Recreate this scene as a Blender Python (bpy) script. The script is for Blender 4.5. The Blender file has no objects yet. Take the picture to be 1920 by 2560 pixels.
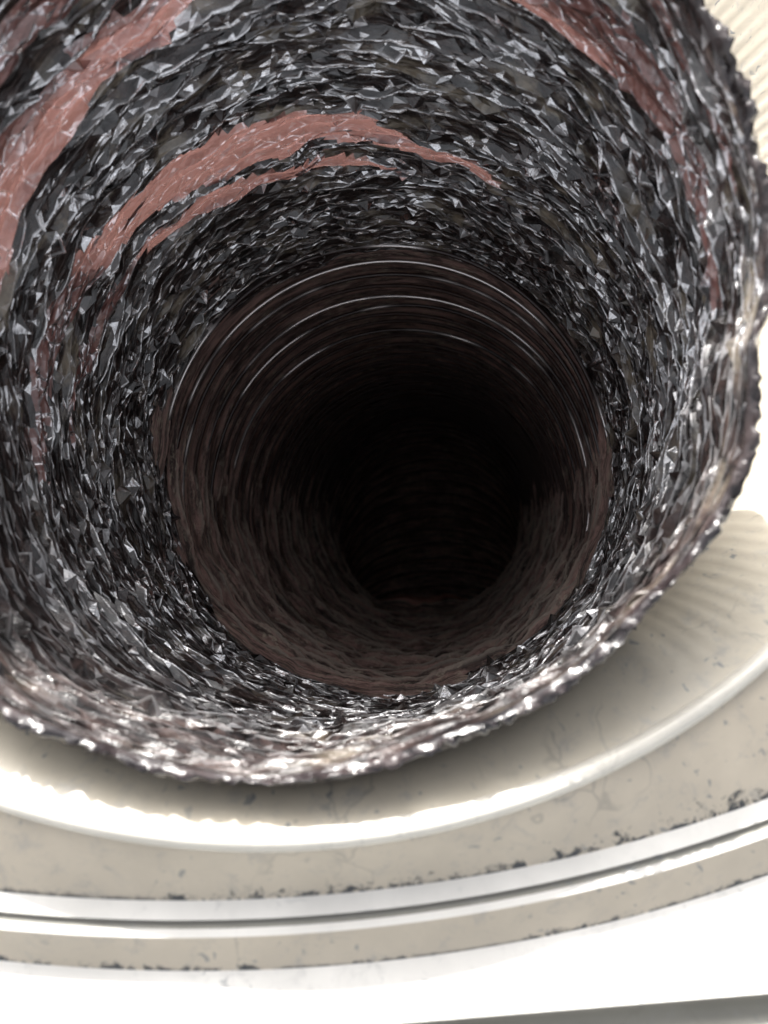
import bpy, math, random
import numpy as np
from mathutils import Matrix, Vector
random.seed(5); rng = np.random.default_rng(11)
S = bpy.context.scene
COL = S.collection
R = 0.08                       # duct radius in metres; lengths below are in duct radii
FPX = 1900.0                   # focal length in photo pixels (1920 wide)

# ------------------------------------------------------------------ camera
nb = Vector((0.05, 0.30, 0.95)).normalized()          # housing normal (world up) in camera axes
xb = Vector((1, 0, 0)); xb = (xb - nb*xb.dot(nb)).normalized()
yb = nb.cross(xb)
Rcw = Matrix((xb, yb, nb))                            # camera axes -> world axes
CAMH = 1.71                                           # camera height above the bead level
cam_d = bpy.data.cameras.new('camera'); cam = bpy.data.objects.new('camera', cam_d); COL.objects.link(cam)
cam_loc = Vector((0, 0, CAMH*R))
cam.matrix_world = Matrix.Translation(cam_loc) @ Rcw.to_4x4()
cam_d.sensor_fit = 'VERTICAL'; cam_d.sensor_height = 36.0
cam_d.lens = 36.0*FPX/2560.0
cam_d.clip_start = 0.002; cam_d.clip_end = 500
cam_d.dof.use_dof = True; cam_d.dof.focus_distance = 3.0*R; cam_d.dof.aperture_fstop = 17.0
S.camera = cam

def c2w(p):                    # camera frame (right, up, forward; duct radii) -> world metres; p (...,3)
    p = np.asarray(p, float)
    M = np.array(Rcw)
    q = np.stack([p[..., 0], p[..., 1], -p[..., 2]], -1)*R
    return q @ M.T + np.array(cam_loc)

# ------------------------------------------------------------------ world, sun, exposure
SUN_AZ, SUN_EL = math.radians(107), math.radians(30)   # direction towards the sun, azimuth from +X
world = bpy.data.worlds.new('World'); S.world = world; world.use_nodes = True
wn = world.node_tree.nodes; wl = world.node_tree.links
sky = wn.new('ShaderNodeTexSky'); sky.sky_type = 'NISHITA'; sky.sun_disc = False
sky.sun_elevation = SUN_EL; sky.sun_rotation = math.radians(90) - SUN_AZ
sky.dust_density = 6.0; sky.air_density = .6; sky.ozone_density = .3
wn['Background'].inputs[1].default_value = 0.15
hs = wn.new('ShaderNodeHueSaturation'); hs.inputs['Saturation'].default_value = .2   # hazy, milky sky
wl.new(sky.outputs[0], hs.inputs['Color']); wl.new(hs.outputs[0], wn['Background'].inputs[0])
sd = bpy.data.lights.new('sun', 'SUN'); sun = bpy.data.objects.new('sun', sd); COL.objects.link(sun)
sd.energy = 3.3; sd.angle = math.radians(0.5); sd.color = (1.0, 0.97, 0.92)
ldir = Vector((math.cos(SUN_AZ)*math.cos(SUN_EL), math.sin(SUN_AZ)*math.cos(SUN_EL), math.sin(SUN_EL)))
sun.rotation_euler = ldir.to_track_quat('Z', 'Y').to_euler()
S.view_settings.view_transform = 'Standard'; S.view_settings.look = 'None'
S.view_settings.exposure = 1.3; S.view_settings.gamma = 1.0

# ------------------------------------------------------------------ helpers
class NT:
    def __init__(s, name):
        s.m = bpy.data.materials.new(name); s.m.use_nodes = True
        s.t = s.m.node_tree; s.n = s.t.nodes; s.b = s.n['Principled BSDF']
    def node(s, typ, ins=None, **props):
        n = s.n.new(typ)
        for k, v in props.items(): setattr(n, k, v)
        for k, v in (ins or {}).items(): s.set(n.inputs[k], v)
        return n
    def set(s, sock, v):
        if isinstance(v, bpy.types.NodeSocket): s.t.links.new(v, sock)
        else: sock.default_value = v
    def B(s, **kw):
        for k, v in kw.items(): s.set(s.b.inputs[k.replace('_', ' ')], v)
    def attr(s, name, out='Vector'): return s.node('ShaderNodeAttribute', attribute_name=name).outputs[out]
    def vscale(s, v, sc): return s.node('ShaderNodeVectorMath', {0: v, 1: sc}, operation='MULTIPLY').outputs[0]
    def noise(s, v, scale, detail=4, rough=.55, dist=0.0):
        return s.node('ShaderNodeTexNoise', {'Vector': v, 'Scale': scale, 'Detail': detail, 'Roughness': rough, 'Distortion': dist}).outputs[0]
    def vor(s, v, scale, feature='F1', out='Distance'):
        return s.node('ShaderNodeTexVoronoi', {'Vector': v, 'Scale': scale}, feature=feature).outputs[out]
    def ramp(s, f, a, b, lo=0.0, hi=1.0):
        return s.node('ShaderNodeMapRange', {0: f, 1: a, 2: b, 3: lo, 4: hi}, interpolation_type='SMOOTHSTEP').outputs[0]
    def math(s, op, a, b=0.0): return s.node('ShaderNodeMath', {0: a, 1: b}, operation=op).outputs[0]
    def mix(s, f, a, b):
        n = s.node('ShaderNodeMix', data_type='RGBA')
        s.set(n.inputs[0], f); s.set(n.inputs[6], a); s.set(n.inputs[7], b); return n.outputs[2]
    def bump(s, h, strength, dist, normal=None):
        i = {'Height': h, 'Strength': strength, 'Distance': dist}
        if normal is not None: i['Normal'] = normal
        return s.node('ShaderNodeBump', i).outputs[0]

def mesh_obj(name, V, F, mat, parent=None, attrs=None, smooth=True):
    """V (n,3) world metres, F (m,3|4) int; attrs {name: (n,3)}"""
    V = np.asarray(V, np.float32); F = np.asarray(F, np.int32)
    me = bpy.data.meshes.new(name)
    k = F.shape[1]
    me.vertices.add(len(V)); me.vertices.foreach_set('co', V.ravel())
    me.loops.add(F.size); me.loops.foreach_set('vertex_index', F.ravel())
    me.polygons.add(len(F)); me.polygons.foreach_set('loop_start', np.arange(0, F.size, k, dtype=np.int32))
    me.polygons.foreach_set('use_smooth', np.full(len(F), smooth))
    for an, av in (attrs or {}).items():
        a = me.attributes.new(an, 'FLOAT_VECTOR', 'POINT'); a.data.foreach_set('vector', np.asarray(av, np.float32).ravel())
    ga = me.attributes.new('glint', 'FLOAT', 'FACE'); ga.data.foreach_set('value', rng.random(len(F)).astype(np.float32))
    me.update(calc_edges=True); me.validate()
    me.materials.append(mat)
    o = bpy.data.objects.new(name, me); COL.objects.link(o)
    if parent is not None:
        o.parent = parent; o.matrix_parent_inverse = parent.matrix_world.inverted()
    return o

def empty(name, loc, label, cat):
    o = bpy.data.objects.new(name, None); COL.objects.link(o); o.location = loc
    o.empty_display_size = .02
    o['label'] = label; o['category'] = cat
    bpy.context.view_layer.update()
    return o

def grid_faces(ni, nj, wrap=True, keep=None):
    i, j = np.meshgrid(np.arange(ni-1), np.arange(nj if wrap else nj-1), indexing='ij')
    j2 = (j+1) % nj
    F = np.stack([i*nj+j, i*nj+j2, (i+1)*nj+j2, (i+1)*nj+j], -1).reshape(-1, 4)
    return F

def compact(V, F, attrs):
    u, inv = np.unique(F, return_inverse=True)
    return V[u], inv.reshape(F.shape), {k: a[u] for k, a in attrs.items()}

_tab = rng.random((64, 256))
def pnoise(row, th, k):
    """periodic 1-D smooth noise along th (radians) with k cells; row = integer id (array or int); -1..1"""
    x = (np.asarray(th) % (2*np.pi))/(2*np.pi)*k
    i = np.floor(x).astype(int); f = x-i; f = f*f*(3-2*f)
    h = lambda r, c: _tab[(r*7+c//97) % 64, (c*31+r*57+(r//5)*13) % 256]
    row = np.asarray(row).astype(int)
    return (h(row, i % k)*(1-f)+h(row, (i+1) % k)*f)*2-1
def pnoise2(s, th, ks, kt, seed=0):
    """smooth along both s (0..) and th"""
    y = np.asarray(s)*ks; i = np.floor(y).astype(int); f = y-i; f = f*f*(3-2*f)
    return pnoise(i+seed, th, kt)*(1-f)+pnoise(i+1+seed, th, kt)*f

# ------------------------------------------------------------------ materials
def mat_film():
    m = NT('crumpled black film'); co = m.attr('duct_co'); cr = m.attr('crest', 'Fac')
    n1 = m.noise(m.vscale(co, (3, 3, 9)), 1.0, 6, .65)
    n2 = m.noise(m.vscale(co, (9, 9, 50)), 1.0, 5, .7)
    n3 = m.noise(m.vscale(co, (2, 2, 3)), 1.7, 3)
    base = m.mix(m.ramp(n2, .40, .62), (.016, .014, .014, 1), (.055, .036, .033, 1))
    dust = m.math('MULTIPLY', m.ramp(n1, .50, .66), m.ramp(n3, .40, .58))
    dust = m.math('ADD', dust, m.math('MULTIPLY', m.ramp(n2, .55, .75), .2))
    up = m.ramp(m.node('ShaderNodeSeparateXYZ', {0: co}).outputs[1], -.5, .5)
    dust = m.math('MULTIPLY', dust, m.math('ADD', .35, m.math('MULTIPLY', up, .75)))
    col = m.mix(dust, base, (.32, .27, .20, 1))
    # glints put into the colour: pale metal along fold crests and on random facets
    cell = m.attr('glint', 'Fac')
    cm = m.math('MULTIPLY', m.ramp(cr, .80, .97), m.ramp(m.noise(m.vscale(co, (6, 6, 60)), 1.0, 2), .34, .48))
    glint_mask = m.math('MULTIPLY', m.math('MAXIMUM', cm, m.math('MULTIPLY', m.ramp(cell, .78, .93), 1.0)), m.ramp(dust, .1, .7, 1, .15))
    sp = m.node('ShaderNodeSeparateXYZ', {0: co}).outputs
    glare_cut = m.math('MULTIPLY', m.ramp(sp[2], .15, 1.0, 1, 0), m.ramp(sp[1], .1, -.55))     # sun glare toned down in the material on the near lower side
    glint_mask = m.math('MULTIPLY', glint_mask, m.math('SUBTRACT', 1.0, m.math('MULTIPLY', glare_cut, .93)))
    col = m.mix(glint_mask, col, (.95, .94, .95, 1))
    rough = m.math('ADD', m.ramp(dust, 0, 1, .10, .5), m.math('MULTIPLY', glint_mask, .01))
    bh = m.math('ADD', m.vor(m.vscale(co, (11, 11, 55)), 1.0), m.math('MULTIPLY', m.noise(m.vscale(co, (40, 40, 160)), 1.0, 3), .5))
    worn = glare_cut  # the same sun-glare cut for roughness and coat, not wear
    rough = m.math('ADD', rough, m.math('MULTIPLY', worn, .14))
    m.B(Base_Color=col, Metallic=glint_mask, Roughness=rough, IOR=1.5, Coat_Weight=m.math('SUBTRACT', .9, m.math('MULTIPLY', worn, .75)), Coat_IOR=1.65, Coat_Roughness=.05, Normal=m.bump(bh, .6, .0017))
    return m.m
def mat_pink():
    m = NT('pinkish brown film'); co = m.attr('duct_co')
    n1 = m.noise(m.vscale(co, (5, 5, 30)), 1.0, 5, .6)
    n2 = m.noise(m.vscale(co, (3, 3, 12)), 1.3, 6, .7)
    col = m.mix(m.ramp(n1, .3, .7), (.22, .095, .083, 1), (.42, .215, .19, 1))
    col = m.mix(m.ramp(n2, .56, .72, 0, .7), col, (.06, .035, .03, 1))
    cr = m.attr('crest', 'Fac')
    cell = m.attr('glint', 'Fac')
    edge = m.vor(m.vscale(co, (10, 10, 20)), 1.0, feature='DISTANCE_TO_EDGE')
    glint_mask = m.math('MAXIMUM', m.math('MULTIPLY', m.ramp(cr, .80, .97), m.ramp(m.noise(m.vscale(co, (16, 16, 40)), 1.0, 2), .45, .58)), m.math('MULTIPLY', m.ramp(cell, .80, .96), .9))
    glint_mask = m.math('MAXIMUM', glint_mask, m.math('MULTIPLY', m.ramp(edge, .06, .02), m.ramp(m.noise(m.vscale(co, (6, 6, 9)), 1.0, 2), .40, .52)))
    glint_mask = m.math('MULTIPLY', glint_mask, .95); col = m.mix(glint_mask, col, (.95, .90, .92, 1))  # white glints put into the pink colour along folds, facets and creases
    bh = m.math('ADD', m.math('MINIMUM', edge, .2), m.math('MULTIPLY', m.vor(m.vscale(co, (24, 24, 50)), 1.0), .35))
    m.B(Base_Color=col, Metallic=glint_mask, Roughness=.17, IOR=1.6, Coat_Weight=1.0, Coat_IOR=1.7, Coat_Roughness=.06, Normal=m.bump(bh, .8, .005))
    tr = m.node('ShaderNodeBsdfTranslucent', {'Color': (.50, .26, .23, 1)}); mx = m.node('ShaderNodeMixShader', {0: .10})
    m.t.links.new(m.b.outputs[0], mx.inputs[1]); m.t.links.new(tr.outputs[0], mx.inputs[2]); m.t.links.new(mx.outputs[0], m.n['Material Output'].inputs[0])
    return m.m
def mat_deep():
    m = NT('dusty stretched duct film'); co = m.attr('duct_co')
    n1 = m.noise(m.vscale(co, (3.2, 3.2, 55)), 1.0, 8, .75)
    n2 = m.noise(m.vscale(co, (16, 16, 120)), 1.0, 5, .8)
    n3 = m.noise(m.vscale(co, (2.4, 2.4, 5)), 1.0, 5, .65)
    base = m.mix(m.ramp(n1, .40, .60), (.070, .045, .041, 1), (.60, .38, .33, 1))
    d = m.math('MULTIPLY', m.ramp(n2, .50, .62), m.ramp(n3, .42, .58, .15, .85))
    col = m.mix(d, base, (.72, .63, .50, 1))
    col = m.mix(m.ramp(m.noise(m.vscale(co, (7, 7, 30)), 1.0, 6, .7), .54, .66, 0, .7), col, (.035, .024, .024, 1))
    cm = m.math('MULTIPLY', m.ramp(m.attr('crest', 'Fac'), .55, .95), m.ramp(m.noise(m.vscale(co, (5, 5, 60)), 1.0, 5, .7), .38, .50))
    col = m.mix(m.math('MULTIPLY', cm, .75), col, (.60, .52, .44, 1))
    m.B(Base_Color=col, Roughness=m.ramp(d, 0, 1, .32, .8), IOR=1.5, Normal=m.bump(n2, .7, .0016))
    return m.m
def mat_wire():
    m = NT('wire with painted glints'); co = m.attr('duct_co')
    n = m.noise(m.vscale(co, (1.6, 1.6, 3)), 1.0, 2)
    g = m.ramp(n, .47, .60)  # pale metallic patches painted as highlights on the wire
    m.B(Base_Color=m.mix(g, (.05, .03, .028, 1), (.85, .80, .78, 1)), Metallic=m.math('MULTIPLY', g, .9), Roughness=.22, IOR=1.6)
    return m.m
def mat_panel(name, base, rough, specks=1.0, chip_edge=False, chip_strength=1.0, metal=0.0):
    m = NT(name); xy = m.node('ShaderNodeTexCoord').outputs['Object']
    band = m.node('ShaderNodeSeparateXYZ', {0: m.attr('band')}).outputs[0]
    warp = m.node('ShaderNodeTexNoise', {'Vector': xy, 'Scale': 90.0, 'Detail': 3.0}).outputs[1]
    warp = m.vscale(warp, (.012, .012, .012))
    pw = m.node('ShaderNodeVectorMath', {0: xy, 1: warp}, operation='ADD').outputs[0]
    n1 = m.noise(xy, 40, 6, .6)
    lo = tuple(c*.90 for c in base)+(1,); hi = tuple(min(1, c*1.06) for c in base)+(1,)
    col = m.mix(m.ramp(n1, .3, .7), lo, hi)
    # scattered blue-grey specks: voronoi cells, only some of them, sized by the cell's own value
    dot = m.ramp(m.noise(m.vscale(pw, (1, 1, .4)), 430, 2, .5), .655, .72)
    area = m.ramp(m.noise(xy, 22, 3), .38, .55)
    col = m.mix(m.math('MULTIPLY', m.math('MULTIPLY', dot, area), .8*specks), col, (.16, .18, .20, 1))
    smudge = m.ramp(m.noise(pw, 190, 7, .75),   .50, .70, 0, .5*specks)
    col = m.mix(smudge, col, (.30, .30, .30, 1))
    if chip_edge:
        e = m.noise(pw, 260, 8, .8); e2 = m.ramp(m.noise(xy, 26, 3), .35, .62)
        f = m.math('ADD', band, m.math('MULTIPLY', m.math('SUBTRACT', e, .5), m.math('ADD', .15, m.math('MULTIPLY', e2, 2.1))))
        chip = m.math('MULTIPLY', m.ramp(f, .90, 1.02), chip_strength)
        col = m.mix(chip, col, (.045, .05, .055, 1))
    # hairline scratches
    sc = m.vor(m.vscale(pw, (1, .35, 1)), 60, feature='DISTANCE_TO_EDGE')
    scm = m.math('MULTIPLY', m.ramp(sc, .018, .004), m.ramp(m.noise(xy, 35, 3), .50, .60))
    col = m.mix(m.math('MULTIPLY', scm, .45*specks), col, (.22, .21, .19, 1))
    m.B(Base_Color=col, Roughness=m.ramp(n1, .3, .7, rough*.85, rough*1.15), Metallic=metal, Normal=m.bump(m.noise(xy, 300, 3), .08, .001))
    return m.m

def mat_hem():
    m = NT('dark purplish hem film'); co = m.attr('duct_co'); n = m.noise(m.vscale(co, (4, 4, 10)), 1.0, 5)
    bh = m.noise(m.vscale(co, (9, 9, 40)), 1.0, 4)
    m.B(Base_Color=m.mix(m.ramp(n, .4, .65), (.022, .018, .020, 1), (.055, .042, .042, 1)), Roughness=.22, IOR=1.6, Coat_Weight=.5, Coat_Roughness=.06, Normal=m.bump(bh, .5, .003))
    return m.m
def mat_lip():
    m = NT('brightened pinkish lip'); m.B(Base_Color=(.90, .50, .42, 1), Roughness=.5); return m.m  # colour lifted to make up for the missing light this deep
M_lip = mat_lip()
def mat_dull():
    m = NT('dull wire'); m.B(Base_Color=(.075, .045, .038, 1), Roughness=.5, IOR=1.5); return m.m
M_film, M_pink, M_deep, M_wire, M_hem, M_dull = mat_film(), mat_pink(), mat_deep(), mat_wire(), mat_hem(), mat_dull()
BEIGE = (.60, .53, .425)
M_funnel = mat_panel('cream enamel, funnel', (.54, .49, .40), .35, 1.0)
M_bead = mat_panel('cream enamel, bead', (.70, .67, .60), .22, .3)
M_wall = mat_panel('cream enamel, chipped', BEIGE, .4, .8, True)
M_ledge = mat_panel('cream enamel, clean', (.74, .72, .68), .35, .15)
M_groove = mat_panel('groove seal', (.26, .255, .23), .6, .6)
M_plate = mat_panel('cream enamel, outer panel', (.76, .74, .70), .4, .6)

# ------------------------------------------------------------------ cream housing (surface it sits in)
def hit(px, py, h):            # point of the level plane h (duct radii above bead level) on the ray seen at (px, py)
    d = np.array([(px-960)/FPX, (1280-py)/FPX, -1.0]) @ np.array(Rcw).T
    t = (h-CAMH)/d[2]
    return np.array([d[0]*t, d[1]*t])
def circ(pts, h):
    P = [hit(x, y, h) for x, y in pts]
    A = np.array([[2*p[0], 2*p[1], 1] for p in P]); b = np.array([p@p for p in P])
    s = np.linalg.lstsq(A, b, rcond=None)[0]
    r = math.sqrt(s[2]+s[0]**2+s[1]**2)
    return np.array([s[0], s[1], r, h])
K = {
 'bead_in':  circ([(0, 1962), (620, 2068), (1920, 1604)], 0.00),
 'bead':     circ([(0, 2003), (620, 2108), (1920, 1642)], 0.026),
 'bead_out': circ([(0, 2026), (620, 2131), (1920, 1668)], 0.00),
 'wall2':    circ([(0, 2229), (500, 2252), (960, 2222), (1920, 1996)], -0.10),
 'groove_a': circ([(0, 2279), (500, 2300), (960, 2273), (1920, 2047)], -0.10),
 'groove_b': circ([(0, 2300), (500, 2322), (960, 2294), (1920, 2070)], -0.10),
 'wall3_in': circ([(0, 2324), (500, 2344), (960, 2316), (1920, 2092)], -0.10),
 'wall3':    circ([(0, 2400), (560, 2430), (960, 2400), (1920, 2188)], -0.160),
 'seam_a':   circ([(0, 2640), (1140, 2556), (1920, 2484)], -0.160),
}

housing = empty('duct_housing', (0, 0, 0), 'cream enamelled round housing with stepped rims and a worn seam surrounding the crumpled duct', 'housing')
NTH = 720
TH = np.linspace(0, 2*np.pi, NTH, endpoint=False)
def ring3(c, flute=0.0):
    r = c[2]+flute
    return np.stack([c[0]+r*np.cos(TH), c[1]+r*np.sin(TH), np.full(NTH, c[3]) if np.ndim(c[3]) == 0 else c[3]], -1)*R
def lerp(a, b, f): return a*(1-f)+b*f
def loft(name, rings, mat, label=None, band=None):
    V = np.concatenate(rings); n = len(rings)
    band = np.linspace(0, 1, n) if band is None else np.asarray(band)
    A = np.zeros((len(V), 3)); A[:, 0] = np.repeat(band, NTH)
    o = mesh_obj(name, V, grid_faces(n, NTH), mat, housing, {'band': A})
    if label: o['label'] = label
    return o
# duct axis in camera frame, by depth (duct radii)
ZK = np.array([1.2, 1.58, 3.35, 5.0, 7.5, 9.0]); 
CX = np.array([-.17, -.15, .01, .15, .40, .55]); CY = np.array([.57, .52, .19, .03, -.04, -.12]); RK = np.array([1.12, 1.10, 1.0, 1.0, 1.0, 1.0])
# funnel: bead_in down to a ring hugging the duct, with shallow flutes that fade towards the near side
RIM = np.array([(1752,-10),(1840,180),(1900,380),(1935,560),(1938,690),(1918,790),(1896,860),(1894,1000),(1882,1130),(1790,1330),(1640,1500),(1400,1725),(1100,1868),(900,1930),(600,1965),(400,1925),(150,1845),(0,1780),(-250,1520),(-400,1100),(-420,700),(-300,250),(0,-200),(400,-500),(900,-600),(1400,-400)], float)
RC = np.array([780.0, 650.0])
ra = np.arctan2(-(RIM[:,1]-RC[1]), RIM[:,0]-RC[0]); rr = np.hypot(*(RIM-RC).T)
o_ = np.argsort(ra); ra, rr = ra[o_], rr[o_]
ra = np.concatenate([ra-2*np.pi, ra, ra+2*np.pi]); rr = np.concatenate([rr, rr, rr])
def rimfac(th):                # measured rim outline relative to a circle
    t = (np.asarray(th)+np.pi) % (2*np.pi)-np.pi
    return np.interp(t, ra, rr)*1.58/FPX/1.10-.022
def sec(z):
    return np.interp(z, ZK, CX), np.interp(z, ZK, CY), np.interp(z, ZK, RK)
Z0, Z1 = 1.58, 3.35
def wall(s, th, dr=0.0):
    """camera-frame point of the crumpled section; s 0 mouth .. 1 inner end; dr inward offset"""
    s, th = np.broadcast_arrays(s, th); z = Z0+(Z1-Z0)*s; cx, cy, r = sec(z)
    w = np.clip(1-s, 0, 1)**1.6
    r = r*(1+(rimfac(th)-1)*w)-dr
    return np.stack([cx+r*np.cos(th), cy+r*np.sin(th), z], -1)
HF = -.13-1.1*np.clip(.3+np.sin(np.linspace(0, 2*np.pi, 361)[:-1]+math.radians(30)), 0, 1)                                            # level at which the funnel meets the duct's outside
tq = np.linspace(0, 2*np.pi, 361)[:-1]; sq = np.linspace(0, 1.6, 160)
WQ = c2w(wall(sq[:, None], tq[None, :], -.025))/R; hit_i = np.argmax(WQ[:, :, 2] < HF, axis=0)
PQ = WQ[hit_i, np.arange(360)]
cq = np.array([K['bead_in'][0], K['bead_in'][1]-.2])
def polar(P): return np.arctan2(P[:, 1]-cq[1], P[:, 0]-cq[0]), np.hypot(P[:, 0]-cq[0], P[:, 1]-cq[1])
B0 = ring3(K['bead_in'])/R; aB, _ = polar(B0); aQ, rQ = polar(PQ); so = np.argsort(aQ); aQ, rQ = aQ[so], rQ[so]
rF = np.interp(aB, np.concatenate([aQ-2*np.pi, aQ, aQ+2*np.pi]), np.tile(rQ, 3))
F0 = np.stack([cq[0]+rF*np.cos(aB), cq[1]+rF*np.sin(aB), np.interp(aB, np.concatenate([aQ-2*np.pi, aQ, aQ+2*np.pi]), np.tile(HF[so], 3))], -1)
rings = []
for i in range(30):
    f = 1-i/29.0                                   # 1 at the duct, 0 at the bead
    P = lerp(B0, F0, f); P[:, 2] = F0[:, 2]*(.75*f+.25*f**5)
    fw = np.clip(np.sin(TH+math.radians(40))*.9+.45, 0, 1)*np.clip((f-.12)*3, 0, 1)*np.clip((1.02-f)*6, 0, 1)
    P[:, 2] += .006*fw*np.sin(TH*210+1.5*np.sin(TH*3)); rings.append(P*R)
loft('funnel_wall', rings, M_funnel, 'cream sloping inner wall with faint radial flutes')
def bead_ring(a):
    c = lerp(K['bead_in'], K['bead_out'], .5-.5*math.cos(a)); c = c.copy(); c[3] = .028*math.sin(a)+.0; return ring3(c)
loft('rolled_bead', [bead_ring(a) for a in np.linspace(0, math.pi, 12)], M_bead)
def stepwall(a, b, n=10, dip=.004):
    out = []
    for i in range(n):
        f = i/(n-1); c = lerp(K[a], K[b], f); c = c.copy()
        c[3] = lerp(K[a][3], K[b][3], f) - dip*math.sin(math.pi*f); out.append(ring3(c))
    return out
loft('step_wall', stepwall('bead_out', 'wall2'), M_wall)
loft('ledge', [ring3(lerp(K['wall2'], K['groove_a'], f)) for f in np.linspace(0, 1, 4)], M_ledge)
def gr(f, d):
    c = lerp(K['groove_a'], K['groove_b'], f).copy(); c[3] -= d; return ring3(c)
loft('groove', [gr(0, 0), gr(.1, .006), gr(.3, .012), gr(.7, .012), gr(.9, .006), gr(1, 0)], M_groove)
loft('ledge', [ring3(lerp(K['groove_b'], K['wall3_in'], f)) for f in np.linspace(0, 1, 4)], M_ledge)
loft('step_wall', stepwall('wall3_in', 'wall3', dip=.002), M_wall)
# outer panel: from the wall3 ring to a rectangle, ended by the straight seam on the near side
w3 = K['wall3']
sa, sb = hit(0, 2640, w3[3]), hit(1920, 2484, w3[3]); sdir = (sb-sa)/np.linalg.norm(sb-sa); snor = np.array([sdir[1], -sdir[0]])
def outer(f):
    ring = ring3(w3)/R; ctr = np.array([w3[0], w3[1]])
    d = np.stack([np.cos(TH), np.sin(TH)], -1)
    t = np.full(NTH, 9.0)
    q = (sa-ctr)@snor; dn = d@snor
    t = np.where(dn > 1e-4, np.minimum(t, q/np.maximum(dn, 1e-4)), t)
    P = ctr+d*np.maximum(t, w3[2]+.02)[:, None]
    P3 = np.concatenate([P, np.full((NTH, 1), w3[3])], 1)
    return lerp(ring, P3, f)*R
loft('outer_panel', [outer(f) for f in np.linspace(0, 1, 8)], M_plate, band=np.zeros(8))
# seam lip and the neighbouring grey panel beyond it
def strip(name, offs, hs, mat, label):
    L = 10.0; mid = (sa+sb)/2; us = np.linspace(-L, L, 60); V = []
    for o_, h_ in zip(offs, hs):
        P = mid+sdir*us[:, None]+snor*o_
        V.append(np.concatenate([P, np.full((60, 1), w3[3]+h_)], 1)*R)
    V = np.concatenate(V); A = np.zeros((len(V), 3))
    F = grid_faces(len(offs), 60, wrap=False)
    o = mesh_obj(name, V, F, mat, housing, {'band': A}); o['label'] = label
strip('seam_channel', [.0, .012, .03, .055, .075, .085], [0, -.035, -.06, -.06, -.035, -.004], M_groove, 'grey channel along the straight near seam')
strip('edge_panel', [.085, .11, .5, 4.0], [-.004, 0.004, .004, .0], mat_panel('grey enamel panel', (.60, .59, .54), .35, 1.0), 'greyish panel beyond the straight seam')

# ------------------------------------------------------------------ the duct
duct = empty('flexible_duct', tuple(c2w(np.array([.05, .2, 3.35]))), 'wide crumpled glossy black film duct with pinkish bands, stretched dark and dusty further in', 'flexible duct')
def gauss(x, w): return np.exp(-(x/w)**2)
def angd(a, b): return (a-b+np.pi) % (2*np.pi)-np.pi
def pinkness(s, th):
    """unfolded pink strips (arcs that spiral slightly)"""
    d = np.degrees(th) % 360
    out = np.zeros(np.broadcast(s, th).shape)
    def band(d0, d1, sc, w):
        x = np.clip((d-d0)/(d1-d0), 0, 1); inside = (d > d0) & (d < d1)
        wid = w*np.clip(np.minimum(d-d0, d1-d)/26.0, 0, 1)**.8
        return inside & (np.abs(s-(sc[0]+(sc[1]-sc[0])*x)) < wid)
    out = np.where(band(62, 198, (.66, .40), .042), 1, out)
    out = np.where(band(84, 188, (.73, .54), .022), 1, out)
    out = np.where(band(100, 190, (.19, .25), .050), 2, out)
    out = np.where(band(112, 180, (.08, .12), .028), 2, out)
    out = np.where(band(-8+360, 360, (.2, .2), .04) | band(0, 78, (.15, .19), .048), 3, out)
    out = np.where(band(10, 70, (.055, .05), .018), 3, out)
    return out
NP_, NC = 43, 185
rows = []; prof = [(0.0, 0.0), (.26, .45), (.44, .955), (.50, 1.0), (.56, .93), (.80, .3)]
i_s, i_a, i_p = [], [], []
for p in range(NP_):
    for k, (o, a) in enumerate(prof):
        i_s.append((p+o)/NP_); i_a.append(a); i_p.append(p)
i_s.append(1.0); i_a.append(0.0); i_p.append(NP_)
i_s, i_a, i_p = map(np.array, (i_s, i_a, i_p)); NR = len(i_s)
thg = np.linspace(0, 2*np.pi, NC, endpoint=False)[None, :]+np.zeros((NR, 1))
thg = thg+rng.uniform(-.42, .42, (NR, NC))*(2*np.pi/NC)
sg = i_s[:, None]+np.zeros((1, NC)); P_ = i_p[:, None]+np.zeros((1, NC), int)
pk0 = pinkness(sg, thg) > 0
# pleat lines wander and bunch up
sg = sg+.022*pnoise2(sg, thg, 14, 23, 3)+.013*pnoise(P_+5, thg, 41)*np.clip(sg*8, 0, 1)+.010*pnoise2(sg, thg, 5, 9, 9)
near = pk0.copy()
for sh in range(1, 9): near |= np.roll(pk0, sh, 0) | np.roll(pk0, -sh, 0)
jit = rng.uniform(-1, 1, (NR, NC)); jm = np.where(near, .0006, .0015+.0055*(rng.random((NR, NC)) < .2))
for r_ in range(1, NR):
    if i_a[r_] > .9 and i_a[r_-1] > .9: jit[r_] = jit[r_-1]; jm[r_] = jm[r_-1]; thg[r_] = thg[r_-1]
sg = sg+jit*jm
amp = .028*(.60+.75*pnoise(P_+11, thg, 29)+.28*pnoise(P_+23, thg, 70))
amp = np.clip(amp, .003, .05)*(1-.35*np.clip(sg, 0, 1))
dr = i_a[:, None]*amp
spike = (rng.random((NR, NC)) < .075*np.clip(sg*5, .15, 1)) & (~near | (rng.random((NR, NC)) < .4))
nz = (.0028+.016*spike)*rng.normal(0, 1, (NR, NC)); crest = i_a > .9
for r_ in range(1, NR):
    if crest[r_] and crest[r_-1]: nz[r_] = nz[r_-1]
dr += nz
dr += .022*pnoise2(sg, thg, 7, 13, 31)+.006*pnoise2(sg, thg, 28, 50, 40)
dr = np.where(pk0, dr*.6+.006, dr)
edge = np.clip(sg*14, 0, 1); dr *= .35+.65*edge; dr[0] = 0
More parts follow.
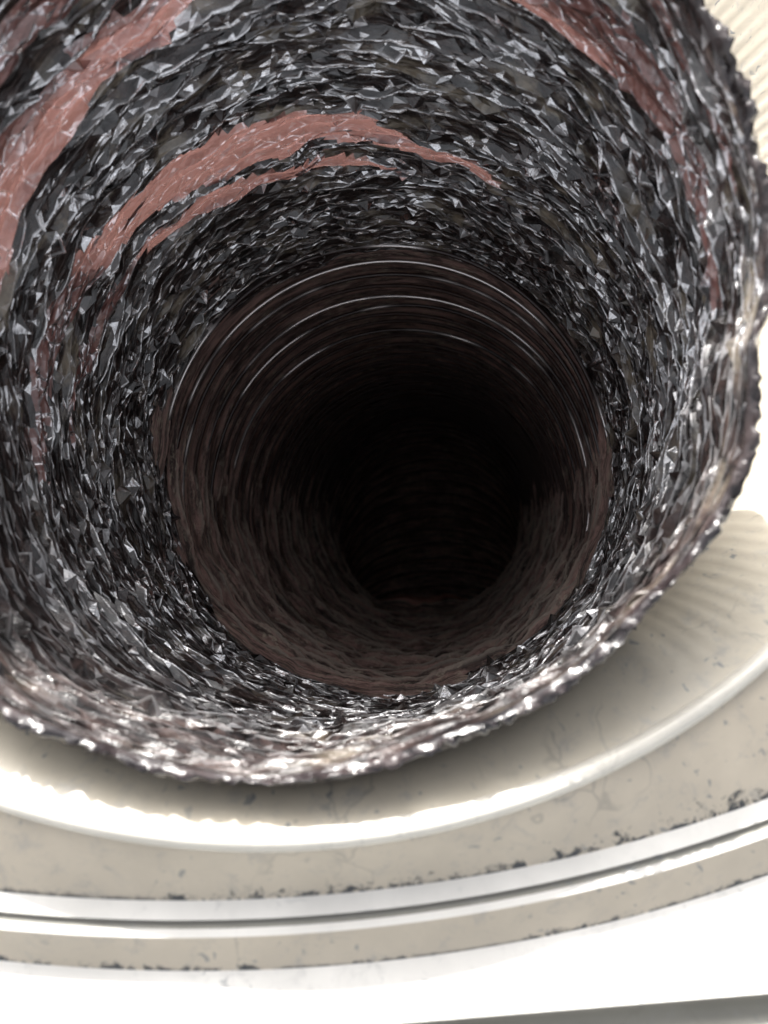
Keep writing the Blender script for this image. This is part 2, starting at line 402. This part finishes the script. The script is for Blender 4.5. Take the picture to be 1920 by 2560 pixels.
tap = np.clip((1.0-sg)*14, 0, 1); dr = dr*(.3+.7*tap)+.016*(1-tap); sg = np.clip(sg, 0, None)*(1.025+.03*pnoise(np.zeros(1, int)+2, thg, 11)+.012*pnoise(np.zeros(1, int)+4, thg, 60))
sg[0] = 0; 
Vc = wall(sg, thg, dr); V = c2w(Vc).reshape(-1, 3)
duct_co = np.stack([np.cos(thg), np.sin(thg), sg*1.77], -1).reshape(-1, 3)
crv = np.repeat(np.repeat(i_a[:, None], NC, 1).reshape(-1, 1), 3, 1)
# quads split along random diagonals -> flat creased facets
Q = grid_faces(NR, NC); flip = rng.random(len(Q)) < .5
T = np.concatenate([np.where(flip[:, None], Q[:, [0, 1, 2]], Q[:, [0, 1, 3]]), np.where(flip[:, None], Q[:, [0, 2, 3]], Q[:, [1, 2, 3]])])
qi, qj = Q[:, 0]//NC, Q[:, 0] % NC
clq = pinkness((i_s[qi]+i_s[qi+1])/2+.003*pnoise(qi*0, qj*2*np.pi/NC, 40), (qj+.5)*2*np.pi/NC); cls = np.concatenate([clq, clq])
for c, nm, mt, lb in [(0, 'crumpled_sleeve', M_film, 'black glossy crumpled film in tight irregular pleats'),
                      (1, 'unfolded_band', M_pink, 'pinkish brown band arching over the top left of the inner pleats'),
                      (2, 'unfolded_band', M_pink, 'broad pink band at the upper left of the mouth'),
                      (3, 'unfolded_band', M_pink, 'broad pink band at the upper right of the mouth')]:
    v_, f_, a_ = compact(V, T[cls == c], {'duct_co': duct_co, 'crest': crv})
    o = mesh_obj(nm, v_, f_, mt, duct, a_, smooth=True); o.data.set_sharp_from_angle(angle=math.radians(33)); o['label'] = lb

# rim hem: the film rolled outwards over the mouth edge and back along the outside
NH = 480; th = np.linspace(0, 2*np.pi, NH, endpoint=False); rowsV, rowsC = [], []
hem = [(0, 0.0), (-.008, -.006), (-.010, -.014), (-.006, -.022), (.03, -.03), (.10, -.036), (.2, -.04)]
for k, (s_, d_) in enumerate(hem):
    sj = s_+.010*pnoise(k+3, th, 90)*(k > 0)+.006*rng.uniform(-1, 1, NH)*(k > 0)
    dj = d_+(.010*pnoise(k+40, th, 70)+.005*rng.uniform(-1, 1, NH))*(k > 0)
    rowsV.append(wall(sj, th, dj)); rowsC.append(np.stack([np.cos(th), np.sin(th), sj*1.77], -1))
hv = c2w(np.concatenate(rowsV)); hc = np.concatenate(rowsC)
o = mesh_obj('rim_hem', hv, grid_faces(len(hem), NH), M_hem, duct, {'duct_co': hc}, smooth=True); o['label'] = 'smoother dark film turned outwards round the mouth edge'

# path of the stretched inner part: straight on, then an elbow downwards
path = []                       # (centre, tangent)
zs = np.linspace(Z1, 7.6, 90)
for z in zs:
    cx, cy, r = sec(z); path.append(np.array([cx, cy, z]))
t0 = (path[-1]-path[-4]); t0 /= np.linalg.norm(t0)
dn = np.array([.05, -1, 0]); dn -= t0*dn.dot(t0); dn /= np.linalg.norm(dn); rb = 1.55
c0 = path[-1].copy()
for a in np.linspace(0, math.radians(95), 40)[1:]:
    path.append(c0+dn*rb*(1-math.cos(a))+t0*rb*math.sin(a))
tl = path[-1]-path[-2]; tl /= np.linalg.norm(tl)
for i in range(1, 16): path.append(path[-1]+tl*.1)
path = np.array(path)
seg = np.linalg.norm(np.diff(path, axis=0), axis=1); arc = np.concatenate([[0], np.cumsum(seg)]); LEN = arc[-1]
# smooth the kinks
kern = np.ones(9)/9; pad = np.pad(path, ((4, 4), (0, 0)), 'edge')
pad[:4] = path[0]+(path[0]-path[1])*np.arange(4, 0, -1)[:, None]; pad[-4:] = path[-1]+(path[-1]-path[-2])*np.arange(1, 5)[:, None]
path = np.stack([np.convolve(pad[:, k], kern, 'valid') for k in range(3)], 1)
tang = np.gradient(path, axis=0); tang /= np.linalg.norm(tang, axis=1)[:, None]
def frame(l):
    c = np.array([np.interp(l, arc, path[:, k]) for k in range(3)]); t = np.array([np.interp(l, arc, tang[:, k]) for k in range(3)]); t /= np.linalg.norm(t)
    w = np.clip((l-.0)/.6, 0, 1)       # sections start square to the camera like the crumpled part, then follow the axis
    t = t*w+np.array([0, 0, 1.0])*(1-w); t /= np.linalg.norm(t)
    x = np.array([1.0, 0, 0]); x -= t*x.dot(t); x /= np.linalg.norm(x); y = np.cross(t, x)
    if y[1] < 0 and abs(t[1]) < .9: y = -y
    return c, t, x, y
# ensure a consistent y axis
def frames(ls):
    out = []; py = np.array([0, 1.0, 0])
    for l in ls:
        c, t, x, y = frame(l)
        if y.dot(py) < 0: y = -y
        py = y; out.append((c, t, x, y))
    return out
PITCH = .125; NW = int(LEN/PITCH); ND = 420
ls, prt, prl, rid = [], [], [], []
for i in range(NW):
    for f, a, b in [(0, 0, 1.0), (.08, .75, .9), (.30, 1.0, 0), (.50, .85, .75), (.58, .75, .65), (.80, .4, 0)]:
        ls.append((i+f)*PITCH); prt.append(a); prl.append(b); rid.append(i)
ls, prt, prl, rid = map(np.array, (ls, prt, prl, rid))
thd = np.linspace(0, 2*np.pi, ND, endpoint=False); fr = frames(ls)
LIP0, LIP1 = zs[-1]-Z1-.02, zs[-1]-Z1+.20
c, t, x, y = fr[0]; P = c-t*.22+(np.cos(thd)*1.08)[:, None]*x+(np.sin(thd)*1.08)[:, None]*y
Vd, Cr, Cd = [P], [np.zeros(ND)], [np.stack([np.cos(thd), np.sin(thd), np.full(ND, 1.5)], -1)]     # outer overlap behind the crumpled part
for k, (c, t, x, y) in enumerate(fr):
    l = ls[k]; fin = (2*k)//6+int(prl[k] > .8)
    low = np.clip(.30-.95*np.sin(thd)+.25*np.abs(np.cos(thd)), .0, 1.0)     # loose fins along the lower side, taut film above
    top = .040*prt[k]*(.75+.35*pnoise(rid[k]+7, thd, 23))
    lo = -.060*prl[k]*np.clip(.62+.65*pnoise(fin*5+2, thd, 29)+.2*pnoise(fin+9, thd, 71), 0, 1.2)
    dev = top*(1-low)+(lo+.012)*low+low*(.004*pnoise(k*3+1, thd, 90)+.0015*rng.normal(0, 1, ND))+.002*pnoise(k+9, thd, 120)
    ax = (.012*pnoise(rid[k]+70, thd, 7)*np.clip(l*4, 0, 1)+low*.016*pnoise(fin*3+1, thd, 19))
    lipw = gauss(l-(LIP0+LIP1)/2, .16)*np.clip((-.86-np.sin(thd))*9, 0, 1)
    r = 1.0+dev-.01-.16*lipw
    P = c+(np.cos(thd)*r)[:, None]*x+(np.sin(thd)*r)[:, None]*y+ax[:, None]*t
    Cr.append((k > 5)*prl[k]*np.clip(low*1.6, 0, 1)*np.ones(ND)); Vd.append(P); Cd.append(np.stack([np.cos(thd), np.sin(thd), np.full(ND, l+1.77)], -1))
Cr = np.repeat(np.concatenate(Cr)[:, None], 3, 1); Vd = c2w(np.concatenate(Vd)); Cd = np.concatenate(Cd)
F = grid_faces(len(ls)+1, ND)
lf = np.concatenate([[-.2], ls])[F[:, 0]//ND]; tf = thd[F[:, 0] % ND]
lip = (lf > LIP0) & (lf < LIP1) & (np.sin(tf) < -.90)
v_, f_, a_ = compact(Vd, F[~lip], {'duct_co': Cd, 'crest': Cr}); o = mesh_obj('stretched_sleeve', v_, f_, M_deep, duct, a_, smooth=False); o['label'] = 'dusty dark brown film stretched over fine ribs'
v_, f_, a_ = compact(Vd, F[lip], {'duct_co': Cd}); o = mesh_obj('unfolded_band', v_, f_, M_lip, duct, a_); o['label'] = 'thin pinkish lip at the bottom where the duct turns down'
# added unseen cap closing the tube so no sky shows through
c, t, x, y = fr[-1]
M_ = 48; ta = np.linspace(0, 2*np.pi, M_, endpoint=False); capr = []
for q, rr_ in enumerate((1.06, .8, .5, .2, .01)): capr.append(c+t*.05*q+rr_*(np.cos(ta)[:, None]*x+np.sin(ta)[:, None]*y))
mesh_obj('blind_cap', c2w(np.concatenate(capr)), grid_faces(5, M_), M_deep, duct, {'duct_co': np.concatenate([np.stack([np.cos(ta)*k, np.sin(ta)*k, ta*0+9], -1) for k in range(5)])})
# wire ribs: one ring each
NWR = 200; NSEC = 6; tw = np.linspace(0, 2*np.pi, NWR, endpoint=False)
def wire(c, t, x, y, seed, rad=.010, k=0):
    ax = .012*pnoise(seed+70, tw, 7); r = 1.0-.022+.008*pnoise(seed+3, tw, 9)+.055*np.clip(.25-np.sin(tw), 0, 1)
    base = c+(np.cos(tw)*r)[:, None]*x+(np.sin(tw)*r)[:, None]*y+ax[:, None]*t
    rad_ = rad*(1+0*tw); out = []
    for j in range(NSEC):
        a = 2*np.pi*j/NSEC; n = -(np.cos(tw)[:, None]*x+np.sin(tw)[:, None]*y)
        out.append(base+(n*math.cos(a)+t*math.sin(a))*rad)
    V = c2w(np.stack(out, 0).reshape(-1, 3)); i, j = np.meshgrid(np.arange(NSEC), np.arange(NWR), indexing='ij')
    i2, j2 = (i+1) % NSEC, (j+1) % NWR
    F = np.stack([i*NWR+j, i*NWR+j2, i2*NWR+j2, i2*NWR+j], -1).reshape(-1, 4)
    C = np.tile(np.stack([np.cos(tw), np.sin(tw), np.full(NWR, seed*.37)], -1), (NSEC, 1))
    return mesh_obj('wire_rib', V, F, M_wire if seed in (0, 1, 2, 4, 5, 8) else M_dull, duct, {'duct_co': C})  # painted glints only on the ribs meant to show highlights
for i in range(0, NW-2):
    c, t, x, y = frames([i*PITCH])[0] if i*PITCH < 4.0 else fr[i*6]
    wire(c, t, x, y, i)
